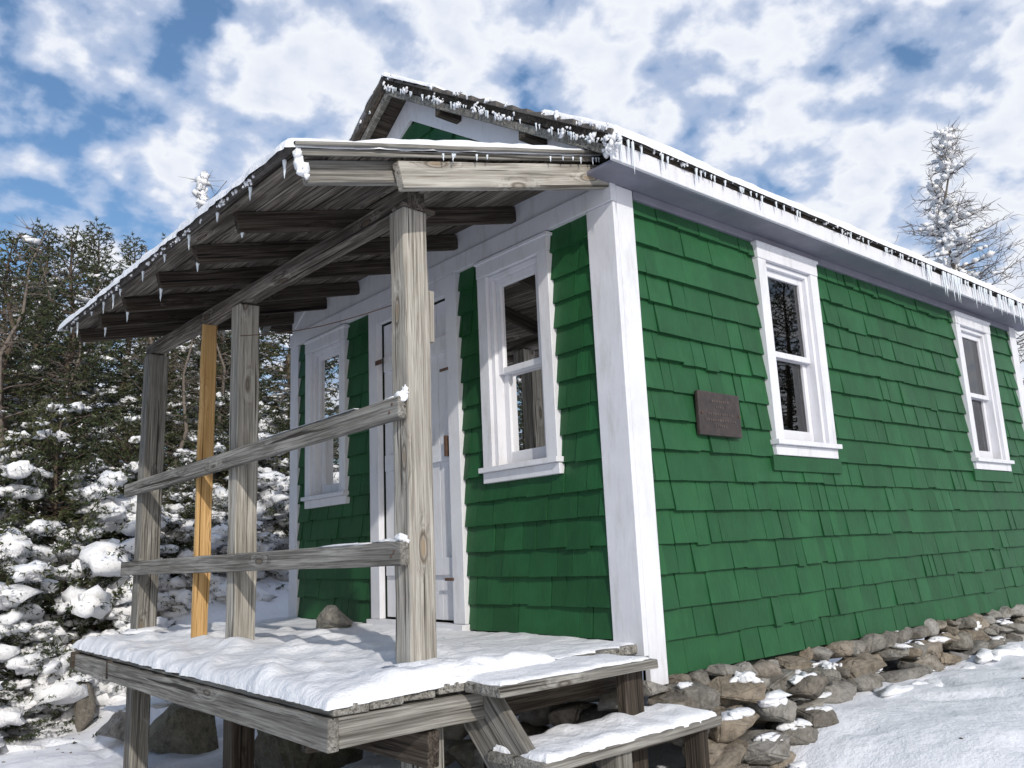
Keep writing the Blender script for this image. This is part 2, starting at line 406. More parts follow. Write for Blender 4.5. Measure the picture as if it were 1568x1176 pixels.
# ------------------------------------------------------------------ porch
porch=empty('covered_porch')
def lerp(a,b,t): return tuple(a[i]+(b[i]-a[i])*t for i in range(3))
A_=(-1.643,.02,1.968);B_=(-1.596,3.42,2.115);C_=(-.03,.02,2.400);D_=(-.03,3.42,2.475)
def PR(u,v,off=0):
    p=lerp(lerp(A_,B_,v),lerp(C_,D_,v),u); return (p[0]-off*.27,p[1],p[2]+off*.96)
nrm=Vector((-.27,0,.96))
nb=12
for i in range(nb):
    u=(i+.5)/nb; beam('sheathing_board_%d'%i,PR(u,-.004+random.uniform(-.004,.004),.01),PR(u,1.0,.01),1.66/nb-.010,.02,W_UNDER,porch,nrm,.002,.002)
ry=[.055,.70,1.23,1.77,2.37,2.84,3.36]
for i,y in enumerate(ry):
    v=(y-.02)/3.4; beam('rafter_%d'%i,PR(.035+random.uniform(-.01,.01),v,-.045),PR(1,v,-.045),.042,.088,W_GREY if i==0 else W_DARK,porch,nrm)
beam('rake_beam',(-1.22,-.0,2.003),(-.035,-.0,2.318),.045,.11,W_POST,porch)
B=Boxes()
def RR(u,v,o): return PR(u,v,o)
B.hexa([RR(-.012,-.008,.022),RR(1,-.008,.022),RR(1,1.01,.022),RR(-.012,1.01,.022),RR(-.012,-.008,.038),RR(1,-.008,.038),RR(1,1.01,.038),RR(-.012,1.01,.038)])
B.obj('porch_roofing',[ROOF],porch)
beam('near_edge_strip',PR(-.005,-.010,.008),PR(1,-.010,.008),.014,.026,W_GREY,porch,nrm)
beam('near_edge_cap',PR(-.01,-.016,.032),PR(1,-.016,.032),.02,.016,W_GREY,porch,nrm)
PX=-1.03
beam('post_beam',(PX,.16,2.01),(PX,3.52,2.065),.085,.075,W_UNDER,porch)
FZ=.13
def post(nm,x,y,z0,z1,w,h,mat,dx=0,dy=0): return beam(nm,(x,y,z0),(x+dx,y+dy,z1),w,h,mat,porch,up=(0,1,0),jit=.004,bev=.008)
post('post_near',PX,.222,FZ-.02,1.975,.116,.112,W_POST)
post('post_middle',PX,1.865,FZ-.02,1.99,.12,.115,W_POST,0,.02)
post('post_far',PX,3.46,FZ-.02,2.02,.13,.125,W_GREY,.0,-.04)
post('temporary_post',-1.045,2.41,FZ-.02,2.03,.09,.04,W_NEW,.02,.03)
beam('post_block',(-.955,.235,1.42),(-.955,.235,1.64),.05,.09,W_POST,porch,up=(0,1,0))
beam('shim',(-1.09,.21,1.985),(-.93,.21,1.98),.09,.018,W_UNDER,porch)
def rail(nm,z0,z1,h,y0=.165):
    beam(nm,(-1.113,y0,z0),(-1.12,3.64,z1),.04,h,W_GREY,porch)
rail('rail_upper',1.135,1.09,.088);rail('rail_lower',.578,.562,.09)
def DK(x,y):
    t=(-x)/1.5; return .150-.045*t-.02*(y/3.6)*t
nbd=11
for i in range(nbd):
    t=(i+.5)/nbd; x0=-1.5*t-.0; x1=-1.41*t
    beam('deck_plank_%d'%i,(x0,.005+random.uniform(-.008,.004),DK(x0,0)-.018),(x1,3.6,DK(x1,3.6)-.018),1.5/nbd-.008,.036,W_GREY,porch)
beam('rim_outer',(-1.50,.0,.018),(-1.405,3.62,-.005),.04,.10,W_GREY,porch)
beam('rim_near_front',(-1.478,.03,.02),(-.88,.03,.02),.04,.095,W_GREY,porch)
beam('rim_near_back',(-.86,.05,.02),(-.02,.05,.03),.04,.12,W_DARK,porch)
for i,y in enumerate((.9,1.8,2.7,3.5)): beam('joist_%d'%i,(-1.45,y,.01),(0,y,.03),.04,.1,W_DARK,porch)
beam('girder',(-1.10,.02,-.095),(-1.10,3.6,-.105),.05,.12,W_DARK,porch)
beam('under_post_near',(PX,.20,-.98),(PX,.20,.0),.12,.12,W_GREY,porch,up=(0,1,0))
beam('under_post_mid',(PX,1.86,-.98),(PX,1.86,.0),.12,.12,W_DARK,porch,up=(0,1,0))
beam('under_post_far',(PX,3.5,-.85),(PX,3.5,.0),.12,.12,W_GREY,porch,up=(0,1,0))
beam('under_post_inner',(-.35,.6,-.9),(-.35,.6,.0),.1,.1,W_DARK,porch,up=(0,1,0))
beam('under_brace',(-1.40,.40,-.06),(-.90,.40,-.10),.04,.09,W_DARK,porch)
for i,y in enumerate((-.045,-.155)):
    beam('landing_board_%d'%i,(-.985-i*.01,y-.02,.10),(-.175,y-.02,.103),.105,.036,W_GREY,porch)
def stringer(nm,x): beam(nm,(x,.08,.03),(x,-.78,-.80),.045,.22,W_GREY,porch)
stringer('stringer_near',-.86);
beam('stair_support',(-.235,-.12,.08),(-.235,-.12,-.75),.11,.05,W_DARK,porch,up=(0,1,0))
beam('stair_support_far',(-.02,-.26,-.14),(-.02,-.26,-.8),.05,.09,W_DARK,porch,up=(0,1,0))
beam('stair_support_mid',(-.48,-.25,-.16),(-.48,-.25,-.9),.09,.09,W_GREY,porch,up=(0,1,0))
for i,y in enumerate((-.10,-.255)):
    beam('step_tread_%d'%i,(-.905,y,-.145),(.075,y,-.14),.148,.038,W_GREY,porch)
beam('step_riser_cleat',(-.82,-.17,-.19),(.05,-.17,-.185),.04,.05,W_DARK,porch)
T=Tri();p=[np.array(lerp((-1.08,1.83,1.80),(-.99,.25,1.62),t))-np.array([0,0,.10*math.sin(math.pi*t)*.4]) for t in np.linspace(0,1,12)]
tube(T,p,[.0025]*12,0,4);T.obj('hanging_wire',[RUST],porch)
B=Boxes()
for y,z in((.205,1.15),(.225,1.12),(1.85,1.115),(1.88,1.10),(3.46,1.09),(.205,.585),(.225,.57),(1.86,.575),(3.46,.565)):
    B.box(MF,y-.004,y+.004,1.133,1.137,z-.004,z+.004)
B.obj('nail_heads',[RUST],porch)

# ------------------------------------------------------------------ snow on things
def snow_sheet(name,P,lu,lv,th,parent,up,r=.05,lip=.012,wob=.012,res=.035,seed=0,rag=0,var=1.0,mid=None):
    def axis(l):
        e=[0,.003,.009,.018,.03]; m=max(3,int((l-.08)/res)); mid_=list(np.linspace(.045,l-.045,m))
        return np.array(e+mid_+[l-x for x in reversed(e)])
    U=axis(lu);V=axis(lv);vs=[];fs=[];up=Vector(up).normalized()
    for i,u in enumerate(U):
        for j,v in enumerate(V):
            eu=min(u,lu-u);ev=min(v,lv-v);e=min(eu,ev)
            q=Vector((u*4+seed*5,v*4,seed*3.1))
            pr=math.sqrt(max(0,1-(1-min(1,e/r))**2))
            big=.75+var*(.45*mn.noise(q*.45)+.25*mn.noise(q*1.2)+.16*mn.noise(q*3.5))
            if mid: big+=mid*(max(0,mn.noise(q*1.6+Vector((5,5,5))))-.15)
            wu=wob*mn.noise(Vector((v*9,seed,1)))*(1 if u<lu/2 else -1)+wob*.8*mn.noise(Vector((v*25,seed,4)))
            wv=wob*mn.noise(Vector((u*9,seed,2)))*(1 if v<lv/2 else -1)+wob*.8*mn.noise(Vector((u*25,seed,5)))
            fu=max(0,1-eu/.06);fv=max(0,1-ev/.06)
            uu=(u+wu*fu)/lu;vv=(v+wv*fv)/lv
            h=th*pr*max(.12,big)-(lip*(1-pr))
            p=Vector(P(uu,vv))+up*h; vs.append(p)
    n=len(V)
    for i in range(len(U)-1):
        for j in range(n-1): fs.append((i*n+j,(i+1)*n+j,(i+1)*n+j+1,i*n+j+1))
    return mobj(name,vs,fs,SNOW,None,parent,True)
snow_sheet('porch_roof_snow',lambda u,v:PR(-.030+u*1.03,-.014+v*1.03,.040),1.66,3.45,.045,porch,(0,0,1),.035,.022,.014,.04,1)
snow_sheet('deck_snow',lambda u,v:(-1.52+u*1.0+.1*v*(1-u),-.004+v*3.62,DK(-1.52+u*1.0,3.6*v)+.006),1.0,3.6,.055,porch,(0,0,1),.06,.014,.016,.024,2,0,1.0,.8)
snow_sheet('deck_snow_inner',lambda u,v:(-.60+u*.585,.03+v*3.5,DK(-.60+u*.585,3.6*v)+.001),.6,3.5,.018,porch,(0,0,1),.05,.004,.03,.03,3,0,1.8)
snow_sheet('landing_snow',lambda u,v:(-.975+u*.78,-.205+v*.24,.1205),.8,.22,.022,porch,(0,0,1),.03,.003,.02,.02,4,0,1.6)
snow_sheet('step_snow',lambda u,v:(-.89+u*.95,-.325+v*.28,-.124),.95,.28,.045,porch,(0,0,1),.05,.004,.016,.02,5,0,1.2,.7)
def RFp(s,x): return (x,RY-s,RZ-.02-SL*s+.028)
snow_sheet('eave_snow',lambda u,v:RFp(RY+.24-v*.5,-.2+u*(Ln+.42)),Ln+.42,.55,.04,cabin,(0,0,1),.03,.014,.014,.04,6)
snow_sheet('ridge_snow',lambda u,v:(-.235+u*.3,RY-.55+v*1.1,RZ+.008-SL*abs(-.55+v*1.1)),.3,1.1,.03,cabin,(0,0,1),.03,.006,.01,.03,7)
snow_sheet('upper_rail_snow',lambda u,v:(-1.132+u*.036,.5+v*.9,1.178-.012*v),.036,.9,.008,porch,(0,0,1),.012,.0,.003,.02,8)
T=Tri()
def lump(c,r,s=3): T.add(*blob(s,c,r,.3,None,3.0),0,True)
lump((-1.105,.185,1.182),(.018,.025,.018));lump((-1.095,.172,1.195),(.011,.013,.024));lump((-1.11,.25,1.18),(.018,.05,.008))
lump((-1.105,.19,.632),(.020,.03,.018));lump((-1.11,.30,.626),(.017,.09,.009));lump((-1.12,.6,.622),(.016,.2,.006))
lump((PX,.16,.158),(.12,.10,.022));lump((-.97,.05,.145),(.10,.05,.03));lump((PX,1.86,.158),(.1,.1,.02));lump((PX,3.45,.16),(.1,.1,.02))
for k in range(7):
    q=PR(-.005+random.uniform(-.01,.02),-.012,.01-k*.016);r=random.uniform(.010,.02); lump((q[0],q[1]+random.uniform(-.008,.01),q[2]),(r,r,r*1.2),2)
T.obj('snow_lumps',[SNOW],porch)
T=Tri()
def cluster(x,y,z,r,n=4):
    for _ in range(n):
        q=r*random.uniform(.35,.8); T.add(*blob(1,(x+random.uniform(-.5,.5)*r,y+random.uniform(-1.6,1.6)*r,z+random.uniform(-.8,.8)*r),(q*.8,q*random.uniform(.8,1.5),q*random.uniform(.7,1.6)),.35,None,3.),0,True)
for k in range(120):
    s=RY+.2-(RY+.2)*random.random()**1.3; sg_=1 if random.random()<.8 else -1
    if mn.noise(Vector((s*4,sg_*3,0)))<-.12: continue
    x=rx0-.028; z=RZ-.02-SL*s+random.choice((-.055,-.05,-.03,.022))
    cluster(x,RY-sg_*s,z,random.uniform(.007,.016),random.randint(2,5))
for k in range(60):
    x=random.uniform(-.2,Ln+.2); cluster(x,-.222,2.385+random.uniform(-.006,.02),random.uniform(.006,.012),3)
for k in range(6): cluster(-.205,-.2+random.uniform(-.02,.02),2.38+random.uniform(-.06,.02),.022,5)
for k in range(40):
    q=PR(-.022,random.random(),.02); cluster(q[0],q[1],q[2]-.01,random.uniform(.006,.012),3)
T.obj('rime_ice',[SNOW],cabin)
T=Tri()
def icicle(x,y,z,l,r=.006):
    n=6;pts=[(x+random.uniform(-.001,.001),y+random.uniform(-.001,.001),z-l*i/n) for i in range(n+1)]
    tube(T,pts,[r*(1-i/n)**.8*(1+.15*math.sin(i*2.1))+.0005 for i in range(n+1)],0,6)
for x,l in((-.17,.13),(-.12,.09),(-.09,.16),(-.03,.06),(.12,.09),(.16,.05),(.38,.08),(.62,.04),(.95,.07),(1.3,.05),(1.9,.06),(2.35,.05),(2.9,.09)): icicle(x,-.228,2.39,l,.0075)
for k in range(24): icicle(random.uniform(.2,2.9),-.228,2.39,random.uniform(.02,.06),.006)
for k in range(44): icicle(random.uniform(2.9,4.9),-.228,2.39,random.uniform(.05,.20),.0085)
for k in range(55):
    s=random.uniform(0,RY+.15); icicle(rx0-.02,RY-s,RZ-.06-SL*s,random.uniform(.015,.05),.005)
for v,l in((.62,.03),(.66,.06),(.8,.02),(.9,.07),(.95,.03),(.2,.03),(.01,.05),(.4,.03),(.3,.05),(.1,.04),(.5,.04),(.72,.05)):
    q=PR(-.012,v,.0);icicle(q[0],q[1],q[2],l*1.4,.007)
for k in range(12):
    q=PR(random.uniform(.05,.95),-.02,.0);icicle(q[0],q[1]-.004,q[2],random.uniform(.015,.04),.005)
for y in ry[1:]:
    v=(y-.02)/3.4; q=PR(.04,v,-.085); icicle(q[0],q[1],q[2],random.uniform(.02,.08),.008)
T.obj('icicles',[ICE],cabin)

# ------------------------------------------------------------------ ground
def ss(x,a,b):
    t=min(1,max(0,(x-a)/(b-a)));return t*t*(3-2*t)
def gh(x,y):
    hS=-.24-.36*(1-ss(x,-.3,1.15))-.25*ss(-y,.6,3.0)*(1-ss(x,0,4))+.05*ss(x,2.5,5)
    hN=-.72+1.02*ss(x,-1.0,.3)*ss(y,3.7,6.2)+.2*ss(y,4.3,8)+.5*ss(y,9,14)
    t=ss(y,.2,1.6); h=hS*(1-t)+hN*t
    if 0<x<Ln+.2 and .0<y<Wd: h=min(h,-.2)
    d=math.hypot(x,y)
    a=1 if y>1.5 else .85
    h+=a*(.035*mn.noise(Vector((x*1.1,y*1.1,0)))+.026*mn.noise(Vector((x*3.2,y*3.2,2)))+(.014 if y>1.5 else .007)*mn.noise(Vector((x*9,y*9,4))))
    if y>3.4 and x<2: h-=.06*max(0,mn.noise(Vector((x*4.5,y*4.5,20)))-.2)*3
    if y<0: h-=.03*max(0,mn.noise(Vector((x*4,y*4,33)))-.2)*3
    if d>30: h+=(d-30)*.01*mn.noise(Vector((x*.02,y*.02,3)))
    return h
def ax(lo,hi,c0,c1,st):
    a=list(np.arange(c0,c1,st)); x=c1;s=st
    while x<hi: a.append(x);s*=1.22;x+=s
    a.append(hi); b=[];x=c0;s=st
    while x>lo: s*=1.22;x-=s;b.append(max(x,lo))
    return b[::-1]+a
X=ax(-400,400,-3.0,5.6,.045);Y=ax(-400,400,-1.8,8.5,.05)
vs=[(x,y,gh(x,y)) for x in X for y in Y];n=len(Y)
fs=[(i*n+j,(i+1)*n+j,(i+1)*n+j+1,i*n+j+1) for i in range(len(X)-1) for j in range(n-1)]
mobj('snow_ground',vs,fs,SNOWG,None,None,True)
T=Tri()
for k in range(90):
    x,y=(random.uniform(.3,5),random.uniform(-1.6,-.35)) if k<40 else (random.uniform(-2.2,0),random.uniform(3.8,6))
    q=random.uniform(.002,.007); T.add(*blob(1,(x,y,gh(x,y)+.003),(q*random.uniform(1,3),q,q*.6),.3,rotz(random.uniform(0,6))),0,False)
T.obj('bark_litter',[BARK])
# ------------------------------------------------------------------ stones
def rockmesh(seed):
    r=random.Random(seed); bm=bmesh.new()
    for k in range(18):
        v=Vector((r.uniform(-1,1),r.uniform(-1,1),r.uniform(-1,1)))
        m_=max(abs(v.x),abs(v.y),abs(v.z)); v=v/m_*r.uniform(.85,1.0)
        v*=1-.14*(v.length-1)
        bm.verts.new(v)
    h=bmesh.ops.convex_hull(bm,input=bm.verts)
    bmesh.ops.delete(bm,geom=[g for g in h['geom_interior'] if isinstance(g,bmesh.types.BMVert)],context='VERTS')
    bmesh.ops.dissolve_limit(bm,angle_limit=.3,verts=bm.verts,edges=bm.edges)
    bmesh.ops.bevel(bm,geom=list(bm.edges),offset=.10,segments=2,affect='EDGES',clamp_overlap=True)
    bmesh.ops.triangulate(bm,faces=bm.faces)
    for it in range(2):
        es=[e for e in bm.edges if e.calc_length()>.24]
        if es: bmesh.ops.subdivide_edges(bm,edges=es,cuts=1); bmesh.ops.triangulate(bm,faces=bm.faces)
    for v in bm.verts:
        v.co*=1+.07*mn.noise(v.co*2.3+Vector((seed,0,0)))+.06*mn.noise(v.co*6+Vector((seed,3,0)))
    bmesh.ops.recalc_face_normals(bm,faces=bm.faces)
    bm.verts.index_update()
    V=np.array([v.co[:] for v in bm.verts]);F=np.array([[v.index for v in f.verts] for f in bm.faces]);bm.free();return V,F
RK=[rockmesh(i) for i in range(14)]
T=Tri();S2=Tri()
def stn(c,r,snow=0,tilt=.2):
    V,F=random.choice(RK)
    R=rotz(random.uniform(-.35,.35))@roty(random.uniform(-tilt,tilt))@rotx(random.uniform(-tilt,tilt))
    fl=np.array([random.choice((-1,1)) for _ in range(2)]+[1.]); F2=F if fl.prod()>0 else F[:,::-1]
    T.add((V*fl*np.array(r))@R.T+np.array(c),F2,0,random.random()<.5)
    if snow:
        for _ in range(random.randint(2,4)):
            q=random.uniform(.22,.5)*snow
            S2.add(*blob(2,(c[0]+random.uniform(-.5,.5)*r[0],c[1]-random.uniform(.0,.6)*r[1],c[2]+r[2]*.80),(r[0]*q,r[1]*q*random.uniform(.7,1.1),r[2]*random.uniform(.2,.38)),.4,None,3),0,True)
for row in range(6):
    zc=-.036-row*.09; x=-.08+random.uniform(0,.1)
    out=.03+row*.04
    while x<Ln+.3:
        rx=random.choice((.04,.07,.10,.13,.16))*random.uniform(.85,1.2)*(1.05 if row else .75); rz=min(random.uniform(.036,.07),rx*.85)
        o_=out+(.03*row if x<1.1 else 0)
        g=gh(x,-.2)
        if zc+rz>g-.03:
            stn((x+rx,-.01-o_+.06+random.uniform(-.04,.03),zc+random.uniform(-.02,.012)),(rx,.11,rz),random.random()<(.32 if row else .1) and random.uniform(.5,1.1))
        x+=rx*1.8
for c,r,s_ in(((.18,-.10,-.085),(.13,.1,.06),.5),((.42,-.14,-.09),(.14,.1,.065),.9),((.28,-.20,-.20),(.16,.12,.06),.8),((.58,-.20,-.185),(.14,.12,.065),1),((.12,-.18,-.29),(.14,.1,.055),.6),((.42,-.28,-.31),(.16,.12,.055),.8),((.68,-.27,-.30),(.11,.1,.055),1),((.2,-.3,-.41),(.15,.12,.06),.9),((.5,-.34,-.43),(.13,.1,.05),.9),((.95,-.17,-.15),(.14,.11,.065),.9),((.86,-.26,-.26),(.11,.1,.05),1),((1.2,-.12,-.12),(.12,.1,.05),.6)):
    stn(c,r,s_,.14)
for k in range(18):
    x=random.uniform(.9,Ln); q=random.uniform(.05,.14); S2.add(*blob(2,(x,-.22-random.uniform(0,.08),gh(x,-.25)-.005),(q*1.5,q*.7,q*.3),.3,None,2.5),0,True)
for row in range(5):
    y=.05
    while y<Wd:
        ryy=random.uniform(.08,.16); stn((.03-.03*row+random.uniform(-.03,.03),y+ryy,.06-row*.13),(.12,ryy,.075),0); y+=ryy*1.8
fo=T.obj('stone_foundation',[STONE]);o=S2.obj('snow_on_stones',[SNOW],fo)
def boulder(name,c,r,mat,snow=.6,k=0):
    T=Tri();V,F=RK[k]
    T.add(V*np.array(r),F,0,False)
    if snow:
        for _ in range(2): T.add(*blob(3,(random.uniform(-.2,.2)*r[0],random.uniform(-.2,.2)*r[1],r[2]*.88),(r[0]*.65,r[1]*.65,r[2]*.22*snow),.3),1,True)
    o=T.obj(name,[mat,SNOW]);o.location=c; return o
boulder('boulder',(-.92,5.2,-.52),(.09,.15,.24),STONE,.4,1)
boulder('boulder',(-.86,4.45,-.60),(.15,.16,.15),STONE,.6,2)
boulder('boulder',(-.62,3.9,-.58),(.26,.3,.22),MOSSY,.6,3)
boulder('boulder',(-.3,2.6,-.6),(.3,.4,.2),MOSSY,0,4)
boulder('boulder',(-.5,1.3,-.62),(.3,.3,.2),MOSSY,.4,5)
boulder('boulder',(-.75,.75,-.75),(.22,.2,.16),MOSSY,.6,7)
V,F=RK[8]; V=V.copy(); tz=(V[:,2]+1)/2; V[:,0]*=1-.45*tz; V[:,1]=V[:,1]*(1-.4*tz)+.25*tz
T=Tri();T.add(V*np.array((.12,.15,.082)),F,0,False);o=T.obj('rock',[STONE]);o.location=(-.26,2.2,.215);o.rotation_euler=(0,.1,.3)
# ------------------------------------------------------------------ trees
def unit(v): return v/(np.linalg.norm(v)+1e-9)
def spruce(name,seed,H,R,nbr,snow,base=.05,big=1.0,fall=1.15,frost=.3):
    global rng
    rng=np.random.default_rng(seed); T=Tri()
    k=9; tp=[(rng.normal()*.02*i/3,rng.normal()*.02*i/3,H*i/k) for i in range(k+1)]
    tube(T,tp,[.018*H*(1-i/k)**.9+.005 for i in range(k+1)],0,7)
    BV=[];BW=[]
    def needles(q,nd,lo=.028,hi=.055):
        m=len(q); nd=nd/np.linalg.norm(nd,axis=1)[:,None]
        ln=rng.uniform(lo,hi,m)[:,None]
        w=np.cross(nd,rng.normal(size=(m,3)));w/=np.linalg.norm(w,axis=1)[:,None]; w*=.008
        return np.stack([q-w,q+w,q+nd*ln],1).reshape(-1,3)
    def flakes(q,lo=.008,hi=.020):
        mm=len(q);a=rng.normal(size=(mm,3))*np.array([1,1,.35]);a/=np.linalg.norm(a,axis=1)[:,None];c_=np.cross(a,[0,0,1.])+rng.normal(size=(mm,3))*.3
        sz=rng.uniform(lo,hi,mm)[:,None]
        return np.stack([q-a*sz,q+a*sz*.8+c_*sz*.6,q+c_*sz*-.9],1).reshape(-1,3)
    for b in range(nbr):
        f=base+(1-base)*(b/nbr)**.95; z=f*H; az=b*2.39996+rng.uniform(-.6,.6)
        Lb=(R*(1-f)**.7*rng.uniform(.5,1.2)+.09)
        d=np.array([math.cos(az),math.sin(az),0]); sl=-.28+.8*f+rng.uniform(-.14,.14)
        def pos(s): return np.array([tp[0][0],0,z])+d*Lb*s+np.array([0,0,Lb*(sl*s+.22*s*s-.1*(1-f)*math.sin(s*3))])
        tube(T,[pos(s) for s in(0,.35,.7,1)],[.012*(1-f)+.006,.007,.005,.002],0,3)
        bare=rng.random()<.10+.12*f
        side=np.cross(d,[0,0,1.]); nt_=max(5,int(Lb/.05))
        if bare: nt_=nt_//3
        laden=rng.random()<snow*(1.3-fall*f)
        for i in range(nt_):
            s=.16+.84*(i+rng.uniform(0,1))/nt_; p=pos(min(1,s)); sg=-1 if i%2 else 1
            tl=(.07+.24*Lb*(1.15-s)*rng.uniform(.7,1.2)); tl=min(tl,.34)
            td=unit(d*rng.uniform(.4,1)+side*sg*rng.uniform(.4,1)+np.array([0,0,rng.uniform(-.35,.15)]))
            if s>.97: td=unit(d+np.array([0,0,.3]))
            m=int(tl/.0115)+5
            t=rng.uniform(0,1,m); q=p+td*tl*t[:,None]
            BV.append(needles(q,td*.55+rng.normal(size=(m,3))*.5))
            if rng.random()<frost*(1.2 if laden else .5)*(1.25-.7*f):
                mm=int(m*.5)+1; t=rng.uniform(.1,1,mm);BW.append(flakes(p+td*tl*t[:,None]+rng.normal(size=(mm,3))*.010+np.array([0,0,.013])))
        if laden:
            for g in range(1 if Lb<.45 else 2):
                s0=rng.uniform(.5,.98); amp=big*(1.1-.7*f)*rng.uniform(.5,1.4)
                tw=unit(side*rng.choice([-1,1])*.8+d*.6)
                ax_=d if rng.random()<.5 else tw
                nj=rng.integers(3,7)
                for j in range(nj):
                    rr=rng.uniform(.028,.062)*amp*(.55+.55*min(1,Lb))
                    c=pos(s0)+ax_*((j-nj/2)*rr*1.0)+side*rng.normal()*rr*.7+np.array([0,0,.012-.25*rr*abs(j-nj/2)/nj*2])
                    a2=math.atan2(ax_[1],ax_[0])
                    T.add(*blob(2 if rr>.035 else 1,c,(rr*1.35,rr*.95,rr*.68),.42,rotz(a2+rng.normal()*.4),3.0),2,True)
                    m=int(14*min(2,rr/.04)); an=rng.uniform(0,6.28,m); rad=np.stack([np.cos(an),np.sin(an),rng.uniform(-.5,.25,m)],1)
                    BV.append(needles(c+rad*np.array([rr*1.1,rr*1.1,rr*.45]),rad+rng.normal(size=(m,3))*.45+np.array([0,0,-.25]),.03,.075))
                    m=int(9*min(2,rr/.04)); an=rng.uniform(0,6.28,m); rad=np.stack([np.cos(an),np.sin(an),rng.uniform(-.1,.4,m)],1)
                    BW.append(flakes(c+rad*rr*rng.uniform(1.0,1.5,m)[:,None]*np.array([1.1,1.1,.6]),.010,.024))
    V=np.concatenate(BV); T.add(V,np.arange(len(V)).reshape(-1,3),1,False)
    V=np.concatenate(BW); T.add(V,np.arange(len(V)).reshape(-1,3),2,False)
    return T.mesh(name,[BARK,NEEDLE,SNOWT])
def dead(name,seed,H,nb,snow,Rb=.7,f0=.2):
    global rng
    rng=np.random.default_rng(seed); T=Tri(); k=10
    tp=np.array([(rng.normal()*.012*i,rng.normal()*.012*i,H*i/k) for i in range(k+1)])
    tube(T,tp,[.011*H*(1-i/k)+.006 for i in range(k+1)],0,6)
    for b in range(nb):
        f=f0+(1-f0)*rng.random()**.8; z=f*H; c=tp[min(k-1,int(f*k))]*(1,1,0)+np.array([0,0,z]); az=rng.uniform(0,6.28)
        Lb=Rb*(1.08-f)*rng.uniform(.4,1.1)+.05; d=np.array([math.cos(az),math.sin(az),rng.uniform(-.3,.5)])
        p=[c+d*Lb*s+np.array([0,0,-.12*Lb*s*s+.2*Lb*s**3])+rng.normal(size=3)*.012 for s in(0,.3,.6,1)]
        tube(T,p,[.010,.007,.0045,.002],0,4)
        for i in range(int(Lb/.07)+2):
            s=rng.uniform(.3,1);q=c+d*Lb*s; e=unit(d+rng.normal(size=3)*.8)*rng.uniform(.06,.25)
            tube(T,[q,q+e*.5+rng.normal(size=3)*.008,q+e],[.004,.003,.0015],0,3)
        if rng.random()<snow:
            for j in range(5):
                s=rng.uniform(.0,.55)/max(1,Lb);rr=rng.uniform(.015,.05); T.add(*blob(1,c+d*Lb*s+np.array([0,0,.02]),(rr*1.5,rr*1.2,rr*.8),.35),1,True)
    if snow>.5:
        for i in range(110):
            f=rng.uniform(.4,1); c=tp[min(k-1,int(f*k))]*(1,1,0)+np.array([0,0,f*H]);rr=rng.uniform(.03,.07)*(1.5-.8*f)
            T.add(*blob(2,c+rng.normal(size=3)*np.array([.07,.07,.02])*(1.5-f),(rr*1.1,rr,rr*1.1),.45,None,3),1,True)
    return T.mesh(name,[DEADBARK,SNOWT])
SP=[spruce('spruce_mesh_%d'%i,40+i,H,R,nbr,sn,bs,bg_,fl,frs) for i,(H,R,nbr,sn,bs,bg_,fl,frs) in enumerate(((4.8,1.2,195,.44,.03,1.4,1.2,.32),(4.4,1.1,175,.44,.02,1.4,1.25,.32),(2.6,1.1,170,.58,.0,2.35,.75,.30),(5.2,1.25,195,.24,.05,1.2,1.1,.22)))]
DD=[dead('dead_mesh_%d'%i,80+i,H,nb_,sn,rb,f0) for i,(H,nb_,sn,rb,f0) in enumerate(((4.8,75,.05,.7,.1),(5.2,90,.6,.6,.1)))]
def place(me,name,x,y,rot,sc,zo=-.08):
    o=bpy.data.objects.new(name,me);col.objects.link(o);o.location=(x,y,gh(x,y)+zo);o.rotation_euler=(random.uniform(-.04,.04),random.uniform(-.04,.04),rot);o.scale=(sc,sc,sc*random.uniform(.95,1.08));return o
tl=[(-1.85,5.9,2,1.0),(-1.05,6.1,2,.98),(-2.1,7.4,0,1.0),(-1.35,7.2,1,.97),(-.62,7.4,0,.97),(-.35,6.3,2,.80),(-1.55,5.4,2,.55),(-.80,5.75,2,.48),(.3,7.6,1,.85),(.75,6.7,2,.78),(.15,6.1,2,.52),(1.1,7.8,0,.88),(1.6,6.7,2,.78),(2.0,7.6,1,.95),(2.8,7.4,0,.85),(3.2,8.6,0,.85),
(-1.0,8.6,3,.98),(-.3,8.6,3,.93),(.4,9.4,3,.88),(1.2,9.6,3,.95),(2.1,9.6,3,.95),(3.7,10.2,3,.95),(-.2,12,3,.95),(2.6,12.2,3,1.0),(-1.6,11.5,3,1.05),(1.5,8.4,1,.95),(-.9,10.3,0,1.05),
(8.5,-5.5,3,1),(10.5,-7,0,1.1),(7,-8,1,1),(13,-7,3,1.2),
(-5.5,6,3,1),(-6.5,8,0,1.1),(-4.6,9,3,1.1),(-8,5.5,3,1.1),(12.5,6,3,.8),(11.5,3.2,1,.66)]
for x,y,k,s in tl: place(SP[k],'spruce_tree',x,y,random.uniform(0,6.28),s)
for x,y,k,s in((-1.5,6.8,0,.95),(-.9,8.0,0,.95),(-.65,7.0,0,.88),(-.3,8.4,0,.92),(.3,6.9,0,.7),(1.0,7.3,0,.72),(1.9,7.2,0,.7),(.0,7.3,0,.8)): place(DD[k],'dead_tree',x,y,random.uniform(0,6.28),s)
place(DD[1],'dead_tree',1.22,9.0,1.0,1.04)
big=dead('dead_big',91,6.45,190,.9,2.1,.35); o=bpy.data.objects.new('snowy_dead_tree',big);col.objects.link(o);o.location=(9.0,1.75,-.35)

